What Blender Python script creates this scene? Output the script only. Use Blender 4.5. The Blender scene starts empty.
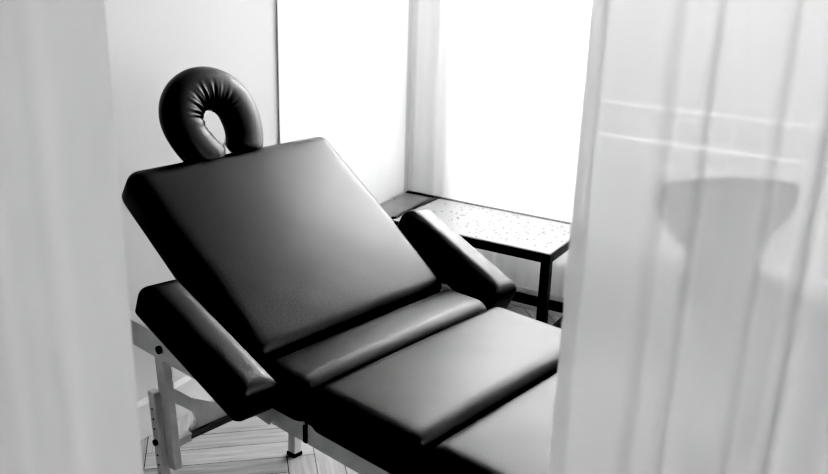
import bpy, bmesh, math, random
from mathutils import Vector, Matrix
random.seed(7)
C = bpy.context.scene.collection
PI = math.pi

# ------------------------------------------------------------------ materials
def nodes(name):
    m = bpy.data.materials.new(name); m.use_nodes = True
    nt = m.node_tree; nt.nodes.clear()
    out = nt.nodes.new('ShaderNodeOutputMaterial')
    return m, nt, out

def N(nt, kind, **kw):
    n = nt.nodes.new(kind)
    for k, v in kw.items():
        if k in n.inputs: n.inputs[k].default_value = v
        else: setattr(n, k, v)
    return n

def g(v): return (v, v, v, 1)

def principled(name, col, rough=.5, metal=0., bump=None, mottle=0., mscale=6., spec=.5, coat=0.):
    m, nt, out = nodes(name)
    p = N(nt, 'ShaderNodeBsdfPrincipled'); L = nt.links
    p.inputs['Base Color'].default_value = g(col)
    p.inputs['Roughness'].default_value = rough
    p.inputs['Metallic'].default_value = metal
    p.inputs['Specular IOR Level'].default_value = spec
    p.inputs['Coat Weight'].default_value = coat
    tc = N(nt, 'ShaderNodeTexCoord')
    if mottle:
        nz = N(nt, 'ShaderNodeTexNoise', Scale=mscale, Detail=5.)
        L.new(tc.outputs['Object'], nz.inputs['Vector'])
        r = N(nt, 'ShaderNodeMapRange')
        r.inputs['To Min'].default_value = max(0, col*(1-mottle)); r.inputs['To Max'].default_value = col*(1+mottle)
        L.new(nz.outputs['Fac'], r.inputs['Value'])
        L.new(r.outputs['Result'], p.inputs['Base Color'])
    if bump:
        sc, st, dist = bump
        nz = N(nt, 'ShaderNodeTexNoise', Scale=sc, Detail=3.)
        L.new(tc.outputs['Object'], nz.inputs['Vector'])
        b = N(nt, 'ShaderNodeBump', Strength=st, Distance=dist)
        L.new(nz.outputs['Fac'], b.inputs['Height']); L.new(b.outputs['Normal'], p.inputs['Normal'])
    L.new(p.outputs['BSDF'], out.inputs['Surface'])
    return m

def fabric(name, col, transp, translucent, weave=True, bands=()):
    """sheer woven cloth: threads scatter and let light through, the gaps between them are open"""
    m, nt, out = nodes(name); L = nt.links
    d = N(nt, 'ShaderNodeBsdfDiffuse', Color=g(col)); t = N(nt, 'ShaderNodeBsdfTranslucent', Color=g(col))
    x = N(nt, 'ShaderNodeBsdfTransparent')
    a = N(nt, 'ShaderNodeMixShader'); a.inputs['Fac'].default_value = translucent
    L.new(d.outputs[0], a.inputs[1]); L.new(t.outputs[0], a.inputs[2])
    lw = N(nt, 'ShaderNodeLayerWeight', Blend=.35)
    mr = N(nt, 'ShaderNodeMapRange'); mr.inputs['To Min'].default_value = transp; mr.inputs['To Max'].default_value = 0.
    L.new(lw.outputs['Facing'], mr.inputs['Value'])
    fac = mr.outputs['Result']
    if weave:
        tc = N(nt, 'ShaderNodeTexCoord'); mp = N(nt, 'ShaderNodeMapping'); mp.inputs['Scale'].default_value = (14, 14, 2.2)
        nz = N(nt, 'ShaderNodeTexNoise', Scale=3., Detail=4.)
        L.new(tc.outputs['Object'], mp.inputs['Vector']); L.new(mp.outputs[0], nz.inputs['Vector'])
        m2 = N(nt, 'ShaderNodeMapRange'); m2.inputs['To Min'].default_value = .85; m2.inputs['To Max'].default_value = 1.15
        L.new(nz.outputs['Fac'], m2.inputs['Value'])
        mu = N(nt, 'ShaderNodeMath', operation='MULTIPLY'); L.new(fac, mu.inputs[0]); L.new(m2.outputs[0], mu.inputs[1]); fac = mu.outputs[0]
    for zc in bands:      # narrow open-thread bands across the cloth
        tc = N(nt, 'ShaderNodeTexCoord'); sp = N(nt, 'ShaderNodeSeparateXYZ'); L.new(tc.outputs['Object'], sp.inputs[0])
        cm = N(nt, 'ShaderNodeMath', operation='COMPARE'); cm.inputs[1].default_value = zc; cm.inputs[2].default_value = .0045
        L.new(sp.outputs['Z'], cm.inputs[0])
        ml = N(nt, 'ShaderNodeMath', operation='MULTIPLY'); ml.inputs[1].default_value = .8; L.new(cm.outputs[0], ml.inputs[0])
        mx = N(nt, 'ShaderNodeMath', operation='MAXIMUM'); L.new(fac, mx.inputs[0]); L.new(ml.outputs[0], mx.inputs[1]); fac = mx.outputs[0]
    b = N(nt, 'ShaderNodeMixShader'); L.new(fac, b.inputs['Fac'])
    L.new(a.outputs[0], b.inputs[1]); L.new(x.outputs[0], b.inputs[2])
    L.new(b.outputs[0], out.inputs['Surface'])
    return m

def glass_mat(name, tint=1., refl=.08):
    m, nt, out = nodes(name); L = nt.links
    x = N(nt, 'ShaderNodeBsdfTransparent', Color=g(tint)); gl = N(nt, 'ShaderNodeBsdfGlossy', Roughness=.05)
    f = N(nt, 'ShaderNodeFresnel', IOR=1.45)
    a = N(nt, 'ShaderNodeMixShader'); L.new(f.outputs[0], a.inputs['Fac']); L.new(x.outputs[0], a.inputs[1]); L.new(gl.outputs[0], a.inputs[2])
    L.new(a.outputs[0], out.inputs['Surface']); return m

def vinyl():
    m, nt, out = nodes('black_vinyl'); L = nt.links
    p = N(nt, 'ShaderNodeBsdfPrincipled'); p.inputs['Base Color'].default_value = g(VINYL_COL)
    p.inputs['Specular IOR Level'].default_value = VINYL_SPEC
    tc = N(nt, 'ShaderNodeTexCoord')
    n1 = N(nt, 'ShaderNodeTexNoise', Scale=420., Detail=2.); L.new(tc.outputs['Object'], n1.inputs['Vector'])
    n2 = N(nt, 'ShaderNodeTexNoise', Scale=7., Detail=3.); L.new(tc.outputs['Object'], n2.inputs['Vector'])
    r = N(nt, 'ShaderNodeMapRange'); r.inputs['To Min'].default_value = VINYL_ROUGH-.05; r.inputs['To Max'].default_value = VINYL_ROUGH+.05
    L.new(n2.outputs['Fac'], r.inputs['Value']); L.new(r.outputs[0], p.inputs['Roughness'])
    b1 = N(nt, 'ShaderNodeBump', Strength=.6, Distance=.0009); L.new(n1.outputs['Fac'], b1.inputs['Height'])
    b2 = N(nt, 'ShaderNodeBump', Strength=.06, Distance=.01); L.new(n2.outputs['Fac'], b2.inputs['Height'])
    L.new(b1.outputs[0], b2.inputs['Normal']); L.new(b2.outputs[0], p.inputs['Normal'])
    L.new(p.outputs[0], out.inputs['Surface']); return m

def floor_mat():
    m, nt, out = nodes('pale_oak_planks'); L = nt.links
    p = N(nt, 'ShaderNodeBsdfPrincipled', Roughness=.45)
    uv = N(nt, 'ShaderNodeUVMap', uv_map='grain')
    mp = N(nt, 'ShaderNodeMapping'); mp.inputs['Scale'].default_value = (5, 70, 1)
    L.new(uv.outputs[0], mp.inputs['Vector'])
    nz = N(nt, 'ShaderNodeTexNoise', Scale=1., Detail=6., Distortion=.6); L.new(mp.outputs[0], nz.inputs['Vector'])
    r = N(nt, 'ShaderNodeMapRange'); r.inputs['From Min'].default_value = .25; r.inputs['From Max'].default_value = .75
    r.inputs['To Min'].default_value = .62; r.inputs['To Max'].default_value = 1.12
    L.new(nz.outputs['Fac'], r.inputs['Value'])
    at = N(nt, 'ShaderNodeVertexColor', layer_name='plank')
    mu = N(nt, 'ShaderNodeMix', data_type='RGBA', blend_type='MULTIPLY'); mu.inputs[0].default_value = 1
    L.new(at.outputs[0], mu.inputs[6]); L.new(r.outputs[0], mu.inputs[7])
    L.new(mu.outputs[2], p.inputs['Base Color']); L.new(p.outputs[0], out.inputs['Surface']); return m

def pebbled_glass():
    """glass top, curtain reflection put into pale colour, small dark specks in drifts"""
    m, nt, out = nodes('pebbled_glass'); L = nt.links
    p = N(nt, 'ShaderNodeBsdfPrincipled', Roughness=.22); p.inputs['Specular IOR Level'].default_value = .6
    tc = N(nt, 'ShaderNodeTexCoord')
    v = N(nt, 'ShaderNodeTexVoronoi', Scale=46.); L.new(tc.outputs['Object'], v.inputs['Vector'])
    dots = N(nt, 'ShaderNodeMath', operation='LESS_THAN'); dots.inputs[1].default_value = .24; L.new(v.outputs['Distance'], dots.inputs[0])
    wn = N(nt, 'ShaderNodeSeparateColor'); L.new(v.outputs['Color'], wn.inputs[0])
    keep = N(nt, 'ShaderNodeMath', operation='GREATER_THAN'); keep.inputs[1].default_value = .25; L.new(wn.outputs[0], keep.inputs[0])
    nz = N(nt, 'ShaderNodeTexNoise', Scale=5., Detail=2.); L.new(tc.outputs['Object'], nz.inputs['Vector'])
    zone = N(nt, 'ShaderNodeMath', operation='GREATER_THAN'); zone.inputs[1].default_value = .43; L.new(nz.outputs['Fac'], zone.inputs[0])
    a = N(nt, 'ShaderNodeMath', operation='MULTIPLY'); L.new(dots.outputs[0], a.inputs[0]); L.new(keep.outputs[0], a.inputs[1])
    b = N(nt, 'ShaderNodeMath', operation='MULTIPLY'); L.new(a.outputs[0], b.inputs[0]); L.new(zone.outputs[0], b.inputs[1])
    mx = N(nt, 'ShaderNodeMix', data_type='RGBA'); mx.inputs[6].default_value = g(.42); mx.inputs[7].default_value = g(.02)
    L.new(b.outputs[0], mx.inputs[0]); L.new(mx.outputs[2], p.inputs['Base Color'])
    L.new(p.outputs[0], out.inputs['Surface']); return m

VINYL_COL, VINYL_ROUGH, VINYL_SPEC = .003, .36, .68
M = {}
M['vinyl'] = vinyl()
M['wall'] = principled('grey_wall_paint', .62, .9, bump=(60, .05, .002), mottle=.03, mscale=2.)
M['white_wall'] = principled('white_wall_paint', .8, .9, mottle=.02, mscale=2.)
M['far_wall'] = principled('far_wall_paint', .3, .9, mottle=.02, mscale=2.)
M['ceiling'] = principled('ceiling_paint', .8, .95, mottle=.02, mscale=2.)
M['trim'] = principled('white_gloss_trim', .75, .4, mottle=.03)
M['frame'] = principled('grey_window_frame', .3, .6, mottle=.03)
M['beech'] = principled('pale_beech', .60, .45, mottle=.18, mscale=14.)
M['dark_rod'] = principled('grey_rod', .2, .4, mottle=.1)
M['steel'] = principled('dark_bolt', .02, .3, metal=.6, mottle=.05)
M['alloy'] = principled('pale_alloy', .6, .35, metal=.5, mottle=.05)
M['black_metal'] = principled('black_table_frame', .004, .35, mottle=.2)
M['chair'] = principled('dark_chair_shell', .015, .4, mottle=.15)
M['chrome'] = principled('chair_tube', .35, .25, metal=.9, mottle=.05)
M['floor'] = floor_mat()
M['seam'] = principled('floor_seam', .02, .9, mottle=.2)
M['glass'] = glass_mat('window_glass')
M['tint'] = glass_mat('smoked_glass', .8)
M['grey_top'] = principled('grey_glass', .16, .18, mottle=.12, mscale=20.)
M['peb'] = pebbled_glass()
M['sheer_win'] = fabric('white_window_sheer', .93, .08, .5)
M['sheer_right'] = fabric('dense_window_sheer', .9, .05, .23, bands=(.877, 1.013))
M['sheer_side'] = fabric('white_side_curtain', .95, .0, .04)
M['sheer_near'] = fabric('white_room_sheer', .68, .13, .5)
M['sheer_hem'] = fabric('sheer_hem', .86, .45, .5)
M['sheer_left'] = fabric('thick_white_sheer', .90, .03, .4)

# ------------------------------------------------------------------ mesh helpers
def obj(name, bm, mat, parent=None, smooth=False, mtx=None):
    if mtx is not None: bm.transform(mtx)
    bmesh.ops.recalc_face_normals(bm, faces=bm.faces)
    me = bpy.data.meshes.new(name); bm.to_mesh(me); bm.free()
    if smooth:
        for p in me.polygons: p.use_smooth = True
    me.materials.append(mat)
    o = bpy.data.objects.new(name, me); C.objects.link(o)
    if parent: o.parent = parent
    return o

def tag(o, label=None, cat=None, group=None, kind=None):
    for k, v in (('label', label), ('category', cat), ('group', group), ('kind', kind)):
        if v: o[k] = v
    return o

def empty(name, loc, rz=0, **kw):
    o = bpy.data.objects.new(name, None); C.objects.link(o); o.location = loc; o.rotation_euler = (0, 0, rz)
    o.empty_display_size = .1
    return tag(o, **kw)

def add_box(bm, x0, x1, y0, y1, z0, z1, bev=0., mtx=None, seg=2):
    r = bmesh.ops.create_cube(bm, size=1)
    vs = r['verts']
    for v in vs:
        v.co = Vector(((x0+x1)/2+v.co.x*(x1-x0), (y0+y1)/2+v.co.y*(y1-y0), (z0+z1)/2+v.co.z*(z1-z0)))
    if bev:
        es = list({e for v in vs for e in v.link_edges})
        q = bmesh.ops.bevel(bm, geom=es, offset=bev, segments=seg, affect='EDGES', profile=.5)
        vs = list({v for f in q['faces'] for v in f.verts} | {v for v in vs if v.is_valid})
    if mtx is not None: bmesh.ops.transform(bm, matrix=mtx, verts=vs)
    return bm

def box(*a, **k): return add_box(bmesh.new(), *a, **k)

def add_bar(bm, a, b, w, d, up=(0, 0, 1), bev=.003):
    """square-section bar from a to b"""
    a, b = Vector(a), Vector(b); z = (b-a); L = z.length; z.normalize()
    x = Vector(up).cross(z)
    if x.length < 1e-4: x = Vector((1, 0, 0)).cross(z)
    x.normalize(); y = z.cross(x)
    m = Matrix.Translation(a) @ Matrix((x, y, z)).transposed().to_4x4()
    return add_box(bm, -w/2, w/2, -d/2, d/2, 0, L, bev, m)

def add_tube(bm, pts, rad, n=10):
    pts = [Vector(p) for p in pts]; rings = []
    for i, p in enumerate(pts):
        t = (pts[min(i+1, len(pts)-1)]-pts[max(i-1, 0)]).normalized()
        u = t.cross(Vector((0, 0, 1)))
        if u.length < 1e-3: u = t.cross(Vector((0, 1, 0)))
        u.normalize(); v = t.cross(u)
        rings.append([bm.verts.new(p+rad*(math.cos(2*PI*k/n)*u+math.sin(2*PI*k/n)*v)) for k in range(n)])
    for a, b in zip(rings, rings[1:]):
        for k in range(n): bm.faces.new((a[k], a[(k+1) % n], b[(k+1) % n], b[k]))
    bm.faces.new(rings[0]); bm.faces.new(rings[-1])
    return bm

def rounded_slab(lx, ly, lz, r, crown=0., rp=None, wr=0., seed=0, rb=None):
    """upholstered slab: x 0..lx, y 0..ly, z 0..lz, edges rounded by r (bottom by rb), plan corners by rp, softly crowned top"""
    rp = rp or r; rb = rb or min(r, .012)
    rnd = random.Random(seed); ph = [rnd.uniform(0, 6.28) for _ in range(12)]
    def cuts(L, R):
        e = [R*(1-math.cos(PI/2*i/7)) for i in range(8)]
        n = max(4, int((L-2*R)/.018))
        return e+[R+(L-2*R)*i/n for i in range(1, n)]+[L-q for q in reversed(e)]
    R = max(r, rp)
    xs, ys = cuts(lx, R), cuts(ly, R)
    bm = bmesh.new()
    def inset_pt(x, y, ins):
        # outline shrunk by ins, as a rounded rectangle with corner rp; maps the grid onto it
        x = min(max(x, 0), lx); y = min(max(y, 0), ly)
        return x, y
    def height(x, y):
        # distance from the rounded-rectangle edge
        dx, dy = min(x, lx-x), min(y, ly-y)
        if dx < rp and dy < rp: d = rp-math.hypot(rp-dx, rp-dy)
        else: d = min(dx, dy)
        d = max(d, 0)
        h = lz-r+math.sqrt(max(0, r*r-max(0, r-d)**2)) if d < r else lz
        u, v = x/lx*2-1, y/ly*2-1
        h += crown*(1-u*u)*(1-v*v)
        if wr:
            h += wr*sum(math.sin((7+3*k)*x/(.3)+ph[k])*math.sin((5+4*k)*y/.3+ph[k+5]) for k in range(4))/4*min(1, d/r)
        return h
    def fit(x, y):
        # pull grid corners inside the rounded plan corner
        dx, dy = min(x, lx-x), min(y, ly-y)
        if dx < rp and dy < rp:
            # concentric mapping square corner -> quarter disc
            a, b = (rp-dx)/rp, (rp-dy)/rp
            m = max(a, b); l = math.hypot(a, b)
            k = m/l if l > 1e-9 else 1
            a, b = a*k, b*k
            nx, ny = rp-a*rp, rp-b*rp
            x = nx if x < lx/2 else lx-nx
            y = ny if y < ly/2 else ly-ny
        return x, y
    T = {}; 
    for i, x in enumerate(xs):
        for j, y in enumerate(ys):
            X, Y = fit(x, y)
            T[i, j] = bm.verts.new((X, Y, height(X, Y)))
    nx, ny = len(xs), len(ys)
    for i in range(nx-1):
        for j in range(ny-1):
            bm.faces.new((T[i, j], T[i+1, j], T[i+1, j+1], T[i, j+1]))
    rim = [(i, 0) for i in range(nx)]+[(nx-1, j) for j in range(1, ny)]+[(i, ny-1) for i in range(nx-2, -1, -1)]+[(0, j) for j in range(ny-2, 0, -1)]
    prev = [T[k] for k in rim]
    cx, cy = lx/2, ly/2
    for z, ins in ((rb, 0), (rb*.3, rb*.3), (0, rb)):
        ring = []
        for k in rim:
            c = T[k].co
            ux = 1 if c.x > cx else -1; uy = 1 if c.y > cy else -1
            ring.append(bm.verts.new((c.x-ux*min(ins, abs(c.x-cx)), c.y-uy*min(ins, abs(c.y-cy)), z)))
        for a in range(len(rim)):
            b = (a+1) % len(rim)
            bm.faces.new((prev[a], prev[b], ring[b], ring[a]))
        prev = ring
    bm.faces.new(prev)
    return bm

def prism(pts, t, mtx=None, bev=.0015):
    """flat outline (x,y) extruded by t along z"""
    bm = bmesh.new()
    vs = [bm.verts.new((x, y, 0)) for x, y in pts]; f = bm.faces.new(vs)
    r = bmesh.ops.extrude_face_region(bm, geom=[f])
    bmesh.ops.translate(bm, verts=[v for v in r['geom'] if isinstance(v, bmesh.types.BMVert)], vec=(0, 0, t))
    if mtx is not None: bm.transform(mtx)
    return bm

def spline(pts, n=8):
    out = []
    P = [pts[0]]+list(pts)+[pts[-1]]
    for i in range(1, len(P)-2):
        for k in range(n):
            t = k/n; a, b, c, d = P[i-1], P[i], P[i+1], P[i+2]
            out.append(tuple(.5*((2*b[j])+(-a[j]+c[j])*t+(2*a[j]-5*b[j]+4*c[j]-d[j])*t*t+(-a[j]+3*b[j]-3*c[j]+d[j])*t**3) for j in range(len(b))))
    out.append(tuple(pts[-1])); return out

def curtain_mesh(path, z0, z1, to3, nz=24, sway=.0, seed=0):
    """cloth hanging from z1 to z0 along a plan path [(s, d)]; to3(s, d, z) places it"""
    rnd = random.Random(seed); ph = [rnd.uniform(0, 6.28) for _ in range(4)]
    bm = bmesh.new(); uvs = []
    cols = []
    for (s, d) in path:
        col = []
        for k in range(nz+1):
            z = z1+(z0-z1)*k/nz; f = k/nz
            dd = d*(.8+.4*f)+sway*f*math.sin(9*s+ph[0]+2.2*f)+sway*.4*f*math.sin(23*s+ph[1]-3*f)
            col.append(bm.verts.new(to3(s+sway*.35*f*math.sin(14*s+ph[2]+1.5*f), dd, z)))
        cols.append(col)
    for a, b in zip(cols, cols[1:]):
        for k in range(nz): bm.faces.new((a[k], a[k+1], b[k+1], b[k]))
    return bm

# ------------------------------------------------------------------ room shell
XL, XR, YB, YW, ZC = -.85, 3.1, -3.3, 2.15, 2.7
def struct(name, bm, mat, smooth=False, parent=None):
    o = obj(name, bm, mat, parent, smooth)
    if not parent: o['kind'] = 'structure'
    return o

# floor: herringbone planks with open seams
bm = bmesh.new()
uvl = bm.loops.layers.uv.new('grain'); cl = bm.loops.layers.float_color.new('plank')
w, n, gap = .090, 6, .0012
ca, sa = math.cos(math.radians(43)), math.sin(math.radians(43))
ox, oy = -.68, .37
def plank(u0, v0, u1, v1, along_u):
    cu, cv = (u0+u1)/2*w, (v0+v1)/2*w
    x, y = ox+cu*ca-cv*sa, oy+cu*sa+cv*ca
    if not (XL-.4 < x < XR+.4 and YB-.4 < y < YW+.4): return
    q = []
    for a, b in ((u0*w+gap, v0*w+gap), (u1*w-gap, v0*w+gap), (u1*w-gap, v1*w-gap), (u0*w+gap, v1*w-gap)):
        q.append(bm.verts.new((ox+a*ca-b*sa, oy+a*sa+b*ca, 0)))
    f = bm.faces.new(q)
    tone = random.uniform(.40, .56); off = (random.uniform(0, 50), random.uniform(0, 50))
    for lp, (a, b) in zip(f.loops, ((u0, v0), (u1, v0), (u1, v1), (u0, v1))):
        t = (a, b) if along_u else (b, a)
        lp[uvl].uv = (t[0]*w+off[0], t[1]*w+off[1]); lp[cl] = (tone, tone, tone, 1)
for k in range(-70, 70):
    for m_ in range(-8, 9):
        a = k+2*n*m_
        plank(a, k, a+n, k+1, True)
        plank(a+n, k-n+1, a+n+1, k+1, False)
for co, no in (((XL-.1, 0, 0), (-1, 0, 0)), ((XR+.1, 0, 0), (1, 0, 0)), ((0, YB-.1, 0), (0, -1, 0)), ((0, YW+.2, 0), (0, 1, 0))):
    bmesh.ops.bisect_plane(bm, geom=bm.verts[:]+bm.edges[:]+bm.faces[:], plane_co=co, plane_no=no, clear_outer=True)
fl = obj('floor', bm, M['floor']); fl['kind'] = 'structure'
fl.data.materials.append(M['seam'])
bm = bmesh.new(); bm.from_mesh(fl.data)
r = bmesh.ops.create_grid(bm, x_segments=1, y_segments=1, size=.5)
for v in r['verts']: v.co = Vector(((XL+XR)/2+v.co.x*(XR-XL+.2), (YB+YW)/2+v.co.y*(YW-YB+.2), -.004))
for f in {f for v in r['verts'] for f in v.link_faces}: f.material_index = 1
bm.to_mesh(fl.data); bm.free()

struct('wall_left', box(XL-.12, XL, YB-.12, YW+.25, 0, ZC), M['wall'])
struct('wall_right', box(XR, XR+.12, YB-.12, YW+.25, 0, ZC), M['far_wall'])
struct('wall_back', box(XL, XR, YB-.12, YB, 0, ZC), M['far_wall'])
struct('ceiling', box(XL-.12, XR+.12, YB-.12, YW+.25, ZC, ZC+.1), M['ceiling'])
# window wall with two openings
W1 = (-.62, 1.5, .35, 2.45)      # tall glazed opening behind the window sheer
bm = bmesh.new()
def wb(x0, x1, z0, z1): add_box(bm, x0, x1, YW, YW+.22, z0, z1)
wb(XL, W1[0], 0, ZC); wb(W1[1], XR, 0, ZC); wb(W1[0], W1[1], W1[3], ZC)
wb(W1[0], W1[1], 0, W1[2])
struct('wall_window', bm, M['white_wall'])

def window(name, x0, x1, z0, z1, mull, ft=.05):
    r = empty(name, ((x0+x1)/2, YW+.1, z0)); r['kind'] = 'structure'
    c = Vector(r.location); f = .05
    bm = bmesh.new()
    def fb(a, b, zz0, zz1): add_box(bm, a-c.x, b-c.x, -.03, .03, zz0-c.z, zz1-c.z, .004)
    e = .018; fb(x0, x0+e, z0, z1); fb(x1-e, x1, z0, z1); fb(x0+e, x1-e, z0, z0+.018); fb(x0+e, x1-e, z1-ft, z1)
    for m_ in mull: fb(m_-.03, m_+.03, z0+f, z1-f)
    obj('window_frame', bm, M['frame'], r)
    ed = [x0+e]+[q for m_ in mull for q in (m_-.03, m_+.03)]+[x1-e]
    for a, b in zip(ed[::2], ed[1::2]):
        obj('window_pane', box(a-c.x, b-c.x, -.004, .004, z0+.018-c.z, z1-ft-c.z), M['glass'], r)
    return r
window('window_1', *W1, ())
struct('baseboard_left', box(XL, -.816, YB, 1.105, 0, .127, .003), M['trim'])
struct('baseboard_window', box(XL, XR, YW-.02, YW, 0, .10, .003), M['trim'])

# ------------------------------------------------------------------ curtains
# sheer in front of the tall window
def fold_path(s0, s1, step, f): 
    k = int((s1-s0)/step); return [(s0+(s1-s0)*i/k, f(s0+(s1-s0)*i/k)) for i in range(k+1)]
wp = fold_path(-.842, .03, .006, lambda s: .010*math.sin(s*27)+.006*math.sin(s*61+1)+.003*math.sin(s*113))
cu = obj('window_curtain', curtain_mesh(wp, .125, 2.6, lambda s, d, z: Vector((s, 2.07+d*.8, z)), sway=.004), M['sheer_win'], smooth=True)
tag(cu, 'bright white sheer curtain hanging over the window behind the glass topped table', 'curtain')
wp2 = fold_path(.036, 1.62, .008, lambda s: .008*math.sin(s*23)+.004*math.sin(s*51+1))
cu = obj('window_curtain', curtain_mesh(wp2, .125, 2.6, lambda s, d, z: Vector((s, 2.07+d*.8, z)), sway=.003), M['sheer_right'], smooth=True)
tag(cu, 'white window curtain with two fine horizontal lines, behind the chair at the right', 'curtain')
sp = fold_path(1.132, 2.03, .006, lambda s: .0012*math.sin(s*31)+.0008*math.sin(s*67+1) - (.010*math.exp(-((s-1.86)/.05)**2)))
cu = obj('side_curtain', curtain_mesh(sp, .02, 2.62, lambda s, d, z: Vector((-.840-d*.5, s, z)), sway=.001), M['sheer_side'], smooth=True)
tag(cu, 'flat white curtain hanging against the left wall in the corner behind the backrest', 'curtain')

# near sheers on a ceiling track across the room
CAM = Vector((1.2610, -1.4081, 1.6298))
fh, eh = Vector((-.5095, .8605, 0)), Vector((.8605, .5095, 0))
def near3(s, d, z):
    p = CAM+fh*(1.0+d)+eh*s; return Vector((p.x, p.y, z))
def near_d(s):
    d = .003*math.sin(s*21+.5)+.0012*math.sin(s*55)
    for s0, wd, h in ((.297, .017, .016), (.341, .014, .017), (.426, .016, .017), (.497, .026, .042), (.57, .016, .024), (.62, .016, .02), (.68, .014, .024), (.77, .014, .02)):
        d += h*math.exp(-((s-s0)/wd)**2)
    return d
rp = fold_path(.185, .90, .0022, near_d)
cu = obj('sheer_curtain', curtain_mesh(rp, .015, 2.62, near3, sway=.003, seed=3), M['sheer_near'], smooth=True)
tag(cu, 'translucent white sheer curtain hanging at the right in front of the chair', 'curtain')
hp = [(s_, d_+.004) for s_, d_ in fold_path(.1852, .206, .0022, near_d)]
obj('side_hem', curtain_mesh(hp, .015, 2.62, near3, sway=.003, seed=3), M['sheer_hem'], cu, True)
lp = fold_path(-1.05, -.350, .006, lambda s: .006*math.sin(s*38+.6)+.0025*math.sin(s*83)+.0008*math.sin(s*170))
cu = obj('sheer_curtain', curtain_mesh(lp, .015, 2.62, near3, sway=.006, seed=5), M['sheer_left'], smooth=True)
tag(cu, 'pale grey white curtain hanging at the left edge in front of the table head', 'curtain')
bm = bmesh.new()
a, b = near3(-1.1, 0, 2.66), near3(1.0, 0, 2.66)
add_bar(bm, a, b, .03, .08)
tr = obj('trim_1', bm, M['trim']); tr['kind'] = 'structure'
bm = box(XL, 1.7, 2.05, 2.10, 2.6, ZC); tr = obj('trim_2', bm, M['trim']); tr['kind'] = 'structure'
bm = box(XL, XL+.05, 1.1, 1.98, 2.62, ZC); tr = obj('trim_3', bm, M['trim']); tr['kind'] = 'structure'

# ------------------------------------------------------------------ massage table
R_ = .1864
T = empty('massage_table', (0, 0, 0), -R_, label='black vinyl padded massage table with raised backrest, armrests and pale wooden folding frame', cat='massage table')
H, W = .6815, .70
LS, S2, LE = .1784, .3358, .955
TH = .105
def cushion(name, x0, x1, seed, crown=.010, r=.042, label=None):
    bm = rounded_slab(x1-x0, W, TH, r, crown, rp=.04, wr=.0005, seed=seed)
    return obj(name, bm, M['vinyl'], T, True, Matrix.Translation((x0, 0, H-TH)))
cushion('waist_cushion', .006, LS-.001, 1, .005)
cushion('seat_cushion', LS+.001, LS+S2-.002, 2, .010)
cushion('leg_cushion', LS+S2+.002, LE, 3, .010)
# backrest, hinged at x=0 and leaning back
AB, LB = .598, .645
back_m = Matrix.Translation((0, .015, H+.004)) @ Matrix.Rotation(AB, 4, 'Y') @ Matrix.Translation((-LB+.012, 0, -TH))
bm = rounded_slab(LB, W, TH, .042, .013, rp=.038, wr=.0005, seed=4)
obj('backrest', bm, M['vinyl'], T, True, back_m)
# backrest board and prop
bm = box(-.0, LB-.05, .05, W-.05, -.018, 0, .003); bm.transform(back_m); obj('backrest_board', bm, M['beech'], T)
for y in (.10, W-.10):
    bm = bmesh.new(); add_bar(bm, (-.40, y, .86), (-.18, y, .565), .03, .018, up=(0, 1, 0)); obj('backrest_prop', bm, M['beech'], T)

# frame: two rail halves each side (folding joint at the middle), cross rails
ZR0, ZR1 = .522, .576
ZH = .600
YN, YF = .032, W-.032
FX = .165
for y in (YN, YF):
    for x0, x1 in ((-.66, FX-.004), (FX+.004, LE-.02)):
        rl = obj('side_rail', box(x0, x1, y-.014, y+.014, ZR0, ZH if x0 < 0 else ZR1, .003), M['beech'], T)
for x in (-.645, LE-.04):
    obj('end_rail', box(x-.012, x+.012, YN+.0145, YF-.0145, ZR0, ZR1, .003), M['beech'], T)
for y in (YN-.018, YF+.014):
    obj('hinge_gap_strip', box(FX-.006, FX+.006, y, y+.004, ZR0+.004, ZR1-.006, .001), M['steel'], T)  # dark strip at the hinge, drawn as the shaded gap between rail halves
bm = bmesh.new()
for (x, z) in ((-.420, .556), ):
    add_tube(bm, [(x, YN-.022, z), (x, YN-.012, z)], .011, 14)
obj('bolt', bm, M['steel'], T)
obj('deck_board', box(.01, LE-.02, .02, W-.02, ZR1-.012, H-TH+.002, .002), M['vinyl'], T)

# legs. Each end: near leg with its height-adjusting lower piece, far leg, shaped brace plate, cross bar
def leg(xt, yt, xb, yb, side, name='leg', low=True):
    d = Vector((xb-xt, yb-yt, -.522)); top = Vector((xt, yt, .522))
    p = lambda f: top+d*f
    bm = bmesh.new(); add_bar(bm, top+Vector((0, 0, .03)), p(.655), .042, .026, up=(0, 1, 0), bev=.003)
    lg = obj(name, bm, M['beech'], T)
    o = Vector((-.028 if side < 0 else .0, -.020 if side < 0 else .026, 0))
    bm = bmesh.new(); add_bar(bm, p(.2)+o, p(1.0)+o, .032, .024, up=(0, 1, 0), bev=.003)
    lo = obj('extension_foot', bm, M['beech'], lg)
    for f in (.30, .36, .42, .58, .64, .70, .76):
        c = p(f)+o; bm = bmesh.new(); add_tube(bm, [c+Vector((0, -.0135, 0)), c+Vector((0, -.011, 0))], .0026, 8)
        obj('adjusting_hole', bm, M['steel'], lg)
    c = p(.50)+o; bm = bmesh.new(); add_tube(bm, [c+Vector((0, -.019, 0)), c+Vector((0, -.012, 0))], .009, 12)
    obj('adjusting_knob', bm, M['steel'], lg)
    return lg
leg(-.436, YN, -.415, YN+.012, -1)
# far leg, narrower stock seen under the rail
bm = bmesh.new(); add_bar(bm, (-.447, .52, .552), (-.443, .500, .012), .034, .030, up=(0, 1, 0), bev=.003)
fl_ = obj('leg', bm, M['beech'], T)
obj('rubber_foot', box(-.462, -.424, .481, .519, 0, .014, .003), M['steel'], fl_)
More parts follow.
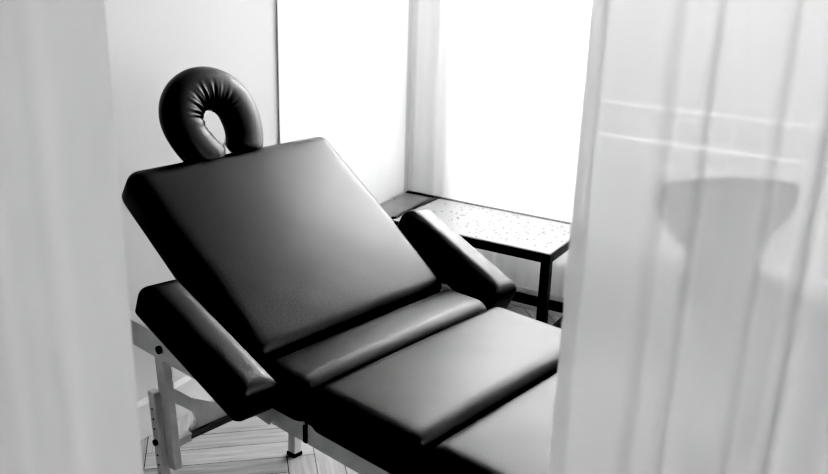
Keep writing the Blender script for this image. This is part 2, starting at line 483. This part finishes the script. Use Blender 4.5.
# brace plate in the plane of the legs (coordinates y, z)
pl = [(.046, .430), (.058, .420), (.11, .372), (.181, .330), (.25, .322), (.34, .335), (.42, .385), (.50, .43), (.50, .38), (.44, .33), (.40, .29), (.36, .252), (.235, .250), (.10, .262)]
arc = [(.102, .275), (.116, .285), (.121, .299), (.115, .321), (.085, .350), (.046, .384)]
mt = Matrix(((0, 0, 1, -.436), (1, 0, 0, 0), (0, 1, 0, 0), (0, 0, 0, 1)))
obj('brace_plate', prism(pl+arc, .012, mt), M['beech'], T)
bm = bmesh.new(); add_tube(bm, [(-.420, .092, .258), (-.420, .42, .258)], .011, 14); obj('cross_bar', bm, M['dark_rod'], T, True)
bm = bmesh.new(); add_bar(bm, (-.424, .045, .254), (-.424, .097, .258), .026, .026, up=(0, 0, 1)); obj('cross_bar_socket', bm, M['alloy'], T)
leg(.73, YN, .75, YN+.012, 1)
leg(.73, YF-.03, .75, YF-.04, -1)

# armrests
def armrest(side, x, z, y0, tilt, L, Wd, Th, yaw, roll):
    # local frame: a along the table, b outward, c up; mirrored for the near side
    bm = rounded_slab(L+.008, Wd+.006, Th+.002, .036, .003, rp=.018, wr=.0008, seed=9, rb=.008)
    bm.transform(Matrix.Translation((-.004, -.003, 0)))
    m = Matrix.Rotation(yaw, 4, 'Z') @ Matrix.Rotation(tilt, 4, 'Y') @ Matrix.Rotation(roll, 4, 'X')
    pos = Matrix.Translation((x, y0, z))
    if side < 0: full = Matrix.Scale(-1, 4, (0, 1, 0)) @ pos @ m
    else: full = Matrix.Translation((0, W, 0)) @ pos @ m
    a = obj('armrest', bm, M['vinyl'], T, True, full)
    bm = box(.02, L-.02, .012, Wd-.012, -.009, .001, .002); bm.transform(full)
    obj('armrest_board', bm, M['vinyl'], a)
    bm = bmesh.new()
    c = pos @ m @ Vector((L*.78, Wd*.35, -.009)); y = (-c.y if side < 0 else W+c.y)
    yr = YN if side < 0 else YF
    add_bar(bm, (c.x, y, c.z+.004), (c.x, yr+(-.016 if side < 0 else .016), .545), .04, .012, up=(1, 0, 0), bev=.002)
    obj('armrest_bracket', bm, M['beech'], a)
armrest(-1, -.2464, .7665, .0476, .337, .4082, .1037, .0846, .0144, .0548)
armrest(1, -.2576, .7540, .0474, .3838, .4098, .1095, .1020, -.0449, -.148)

# face cradle: horseshoe cushion standing up behind the backrest edge
def horseshoe(Rx, Ry, a0, b0, th1, ns=220, nc=28):
    bm = bmesh.new(); rings = []
    ths = [-th1+2*th1*i/ns for i in range(ns+1)]
    cap = 7
    seq = [(ths[0], math.sin(PI/2*k/cap), -(1-k/cap)) for k in range(cap)]+[(t, 1, 0) for t in ths]+[(ths[-1], math.sin(PI/2*k/cap), (1-k/cap)) for k in range(cap-1, -1, -1)]
    for i, (t, sc, e) in enumerate(seq):
        cx, cy = Rx*math.sin(t), (Ry if abs(t) < PI/2 else Ry*1.5)*math.cos(t)
        tx, ty = Rx*math.cos(t), -(Ry if abs(t) < PI/2 else Ry*1.5)*math.sin(t); l = math.hypot(tx, ty); tx, ty = tx/l, ty/l
        nx, ny = -ty, tx                # points outward? fix below
        if nx*cx+ny*cy < 0: nx, ny = -nx, -ny
        ext = math.sin(e*PI/2)*.03 if e else 0
        cx += tx*ext; cy += ty*ext
        sc = max(sc, .05)
        if e: sc = max(.05, math.cos(abs(e)*PI/2))
        taper = 1-.13*(abs(t)/th1)**2
        ring = []
        for k in range(nc):
            ph = 2*PI*k/nc
            c, s = math.cos(ph), math.sin(ph)
            rr = (abs(c)**2.5+abs(s)**2.5)**(-1/2.5)
            inner = max(0, -c)**1.0*max(0, math.sin(ph+.0)*.5+.6)
            top = max(0, math.cos(t*.8+.2))
            pleat = .0055*inner*top*(math.sin(t*20+1.3*math.sin(t*5))+.5*math.sin(t*37+2))
            aa, bb = (a0*rr*taper-pleat)*sc, (b0*rr*taper-pleat)*sc
            ring.append(bm.verts.new((cx+nx*aa*c, cy+ny*aa*c, bb*s)))
        rings.append(ring)
    for a, b in zip(rings, rings[1:]):
        for k in range(nc): bm.faces.new((a[k], a[(k+1) % nc], b[(k+1) % nc], b[k]))
    bm.faces.new(rings[0]); bm.faces.new(rings[-1])
    return bm
def cradle_mtx(cx, cy, cz, tilt, roll=0):
    up = Vector((-math.cos(tilt), 0, math.sin(tilt))); ac = Vector((0, 1, 0)); nrm = ac.cross(up)
    m = Matrix((ac, up, nrm)).transposed().to_4x4()
    return Matrix.Translation((cx, cy, cz)) @ m @ Matrix.Rotation(roll, 4, 'Z')
CR = cradle_mtx(-.590, .336, 1.114, math.radians(62), math.radians(10))
cr = obj('face_cradle', horseshoe(.097, .092, .062, .047, math.radians(142)), M['vinyl'], T, True, CR)
bm = bmesh.new()
pts = [(.10*math.sin(t), .105*math.cos(t)) for t in [math.radians(-150+300*i/40) for i in range(41)]]
po = [(x*1.25, y*1.25) for x, y in pts]; pi_ = [(x*.8, y*.8) for x, y in reversed(pts)]
bm = prism(po+pi_, .012, CR @ Matrix.Translation((0, 0, -.060))); obj('cradle_plate', bm, M['alloy'], cr)
bm = bmesh.new()
for x in (-.085, .085):
    bm = bmesh.new(); a, b = CR @ Vector((x, -.05, -.066)), CR @ Vector((x, -.235, -.075)); add_tube(bm, [a, b], .008, 10)
    obj('cradle_rod', bm, M['alloy'], cr)

# ------------------------------------------------------------------ glass topped table in the corner
GX0, GX1, GY0, GY1, GH = -.8158, .0817, 1.612, 2.0354, .4831
G = empty('glass_table', ((GX0+GX1)/2, (GY0+GY1)/2, 0), label='low table with black metal frame and speckled glass top painted with pale reflection in the corner', cat='table')
gx, gy = (GX1-GX0)/2, (GY1-GY0)/2; b_ = .036
zt = GH-.004
bm = bmesh.new()
add_box(bm, -gx, gx, -gy, -gy+b_, zt-b_, zt, .0015); add_box(bm, -gx, gx, gy-b_*.6, gy, zt-b_, zt+.009, .0015)
add_box(bm, -gx, -gx+b_*.5, -gy+b_, gy-b_*.6, zt-b_, zt, .0015); add_box(bm, gx-b_, gx, -gy+b_, gy-b_*.6, zt-b_, zt, .0015)
obj('top_frame', bm, M['black_metal'], G)
DV = -.650-(GX0+GX1)/2
obj('divider_bar', box(DV-.012, DV+.012, -gy+b_, gy-.022, zt-.02, zt+.008, .001), M['black_metal'], G)
obj('glass_top', box(DV+.012, gx-.002, -gy+.002, gy-.022, zt, zt+.0065, .002), M['peb'], G)
obj('side_top', box(-gx+.004, DV-.012, -gy+.002, gy-.022, zt, zt+.005, .002), M['grey_top'], G)
for sx in (-1, 1):
    for sy in (-1, 1):
        x, y = sx*(gx-b_/2), sy*(gy-b_/2)
        obj('leg', box(x-b_/2, x+b_/2, y-b_/2, y+b_/2, 0, zt-b_, .0015), M['black_metal'], G)
obj('lower_rail', box(-gx+b_, gx-b_, gy-.03, gy-.008, .078, .118, .0015), M['black_metal'], G)
obj('lower_rail', box(gx-.03, gx-.008, -gy+b_, gy-b_, .078, .118, .0015), M['black_metal'], G)

# ------------------------------------------------------------------ chair behind the right curtain
def chair_shell():
    """one moulded shell: flaring back, narrow waist, seat. Local: front is -y, seat centre at origin"""
    # profile along the shell: (y, z, half width)
    prof = [(-.23, .425, .165), (-.225, .44, .19), (-.19, .452, .205), (-.10, .450, .215), (0., .442, .215), (.09, .440, .20), (.15, .452, .155), (.185, .49, .115), (.205, .54, .115), (.22, .60, .155), (.235, .66, .205), (.25, .72, .235), (.26, .775, .235), (.265, .80, .215)]
    P = spline(prof, 6); bm = bmesh.new(); rows = []
    nc = 16
    for (y, z, hw) in P:
        row = []
        for k in range(nc+1):
            u = -1+2*k/nc
            up = max(0, (z-.5)/.3)
            row.append(bm.verts.new((u*hw, y-.05*u*u*up-.0*u*u, z+(.012*u*u if z < .5 else (-.004*u*u)))))
        rows.append(row)
    for a, b in zip(rows, rows[1:]):
        for k in range(nc): bm.faces.new((a[k], a[k+1], b[k+1], b[k]))
    bmesh.ops.solidify(bm, geom=list(bm.faces), thickness=.011)
    return bm
CH_LOC, CH_RZ = (.815, 1.60, 0), math.radians(38)
ch = empty('chair', CH_LOC, CH_RZ, label='dark shell chair with wide flared back and narrow waist seen through the right curtain', cat='chair')
ch.scale = (1.14, 1.14, 1.04)
obj('shell', chair_shell(), M['chair'], ch, True)
for sx in (-1, 1):
    for sy in (-1, 1):
        bm = bmesh.new(); add_tube(bm, spline([(sx*.05, sy*.05, .432), (sx*.10, sy*.09, .42), (sx*.17, sy*.15, .36), (sx*.225, sy*.20, .0)], 6), .0075, 10)
        obj('leg', bm, M['chrome'], ch, True)
bm = bmesh.new(); add_tube(bm, [(0, 0, .42), (0, 0, .445)], .07, 20); obj('seat_mount', bm, M['chair'], ch)

# ------------------------------------------------------------------ light
wd = bpy.data.worlds.new('daylight'); bpy.context.scene.world = wd; wd.use_nodes = True
nt = wd.node_tree; bg = nt.nodes['Background']
bg.inputs[0].default_value = g(1.0); bg.inputs[1].default_value = 4.6

def area(name, loc, target, sx, sy, power):
    l = bpy.data.lights.new(name, 'AREA'); l.shape = 'RECTANGLE'; l.size = sx; l.size_y = sy; l.energy = power
    o = bpy.data.objects.new(name, l); C.objects.link(o); o.location = loc
    o.rotation_euler = (Vector(target)-Vector(loc)).to_track_quat('-Z', 'Y').to_euler(); return o
area('daylight_outside', (.5, 3.7, 3.3), (.45, 2.1, 1.0), 3.0, 2.4, 3300)
area('side_fill', (3.0, .9, 1.5), (0, 1.6, 1.1), 1.8, 1.6, 40)  # added fill from the right to brighten the walls, no window there
area('room_fill', (1.7, -2.6, 2.55), (.6, .2, .9), 1.6, 1.2, 8)  # added fill behind the camera for the near curtains, no real lamp

# ------------------------------------------------------------------ camera
cd = bpy.data.cameras.new('camera'); cam = bpy.data.objects.new('camera', cd); C.objects.link(cam)
cd.sensor_width = 36; cd.lens = 885.64/828*36; cd.clip_start = .05
fw, rt, up = Vector((-.482, .814, -.323)), Vector((.855, .518, .030)), None
fw.normalize(); rt = (rt-fw*rt.dot(fw)).normalized(); up = rt.cross(fw)
mw = Matrix((rt, up, -fw)).transposed().to_4x4(); mw.translation = CAM
cam.matrix_world = mw
cd.dof.use_dof = True; cd.dof.focus_distance = 2.3; cd.dof.aperture_fstop = 5.0
sc = bpy.context.scene; sc.camera = cam
sc.view_settings.view_transform = 'Standard'
sc.view_settings.exposure = 0.0
vs_ = sc.view_settings; vs_.use_curve_mapping = True
cv = vs_.curve_mapping.curves[3]
cv.points[0].location = (0, 0); cv.points[-1].location = (1, 1)
for q in ((.045, .0012), (.10, .034), (.30, .30)): cv.points.new(*q)
vs_.curve_mapping.update()
sc.cycles.max_bounces = 14; sc.cycles.transparent_max_bounces = 16; sc.cycles.diffuse_bounces = 8; sc.cycles.transmission_bounces = 10
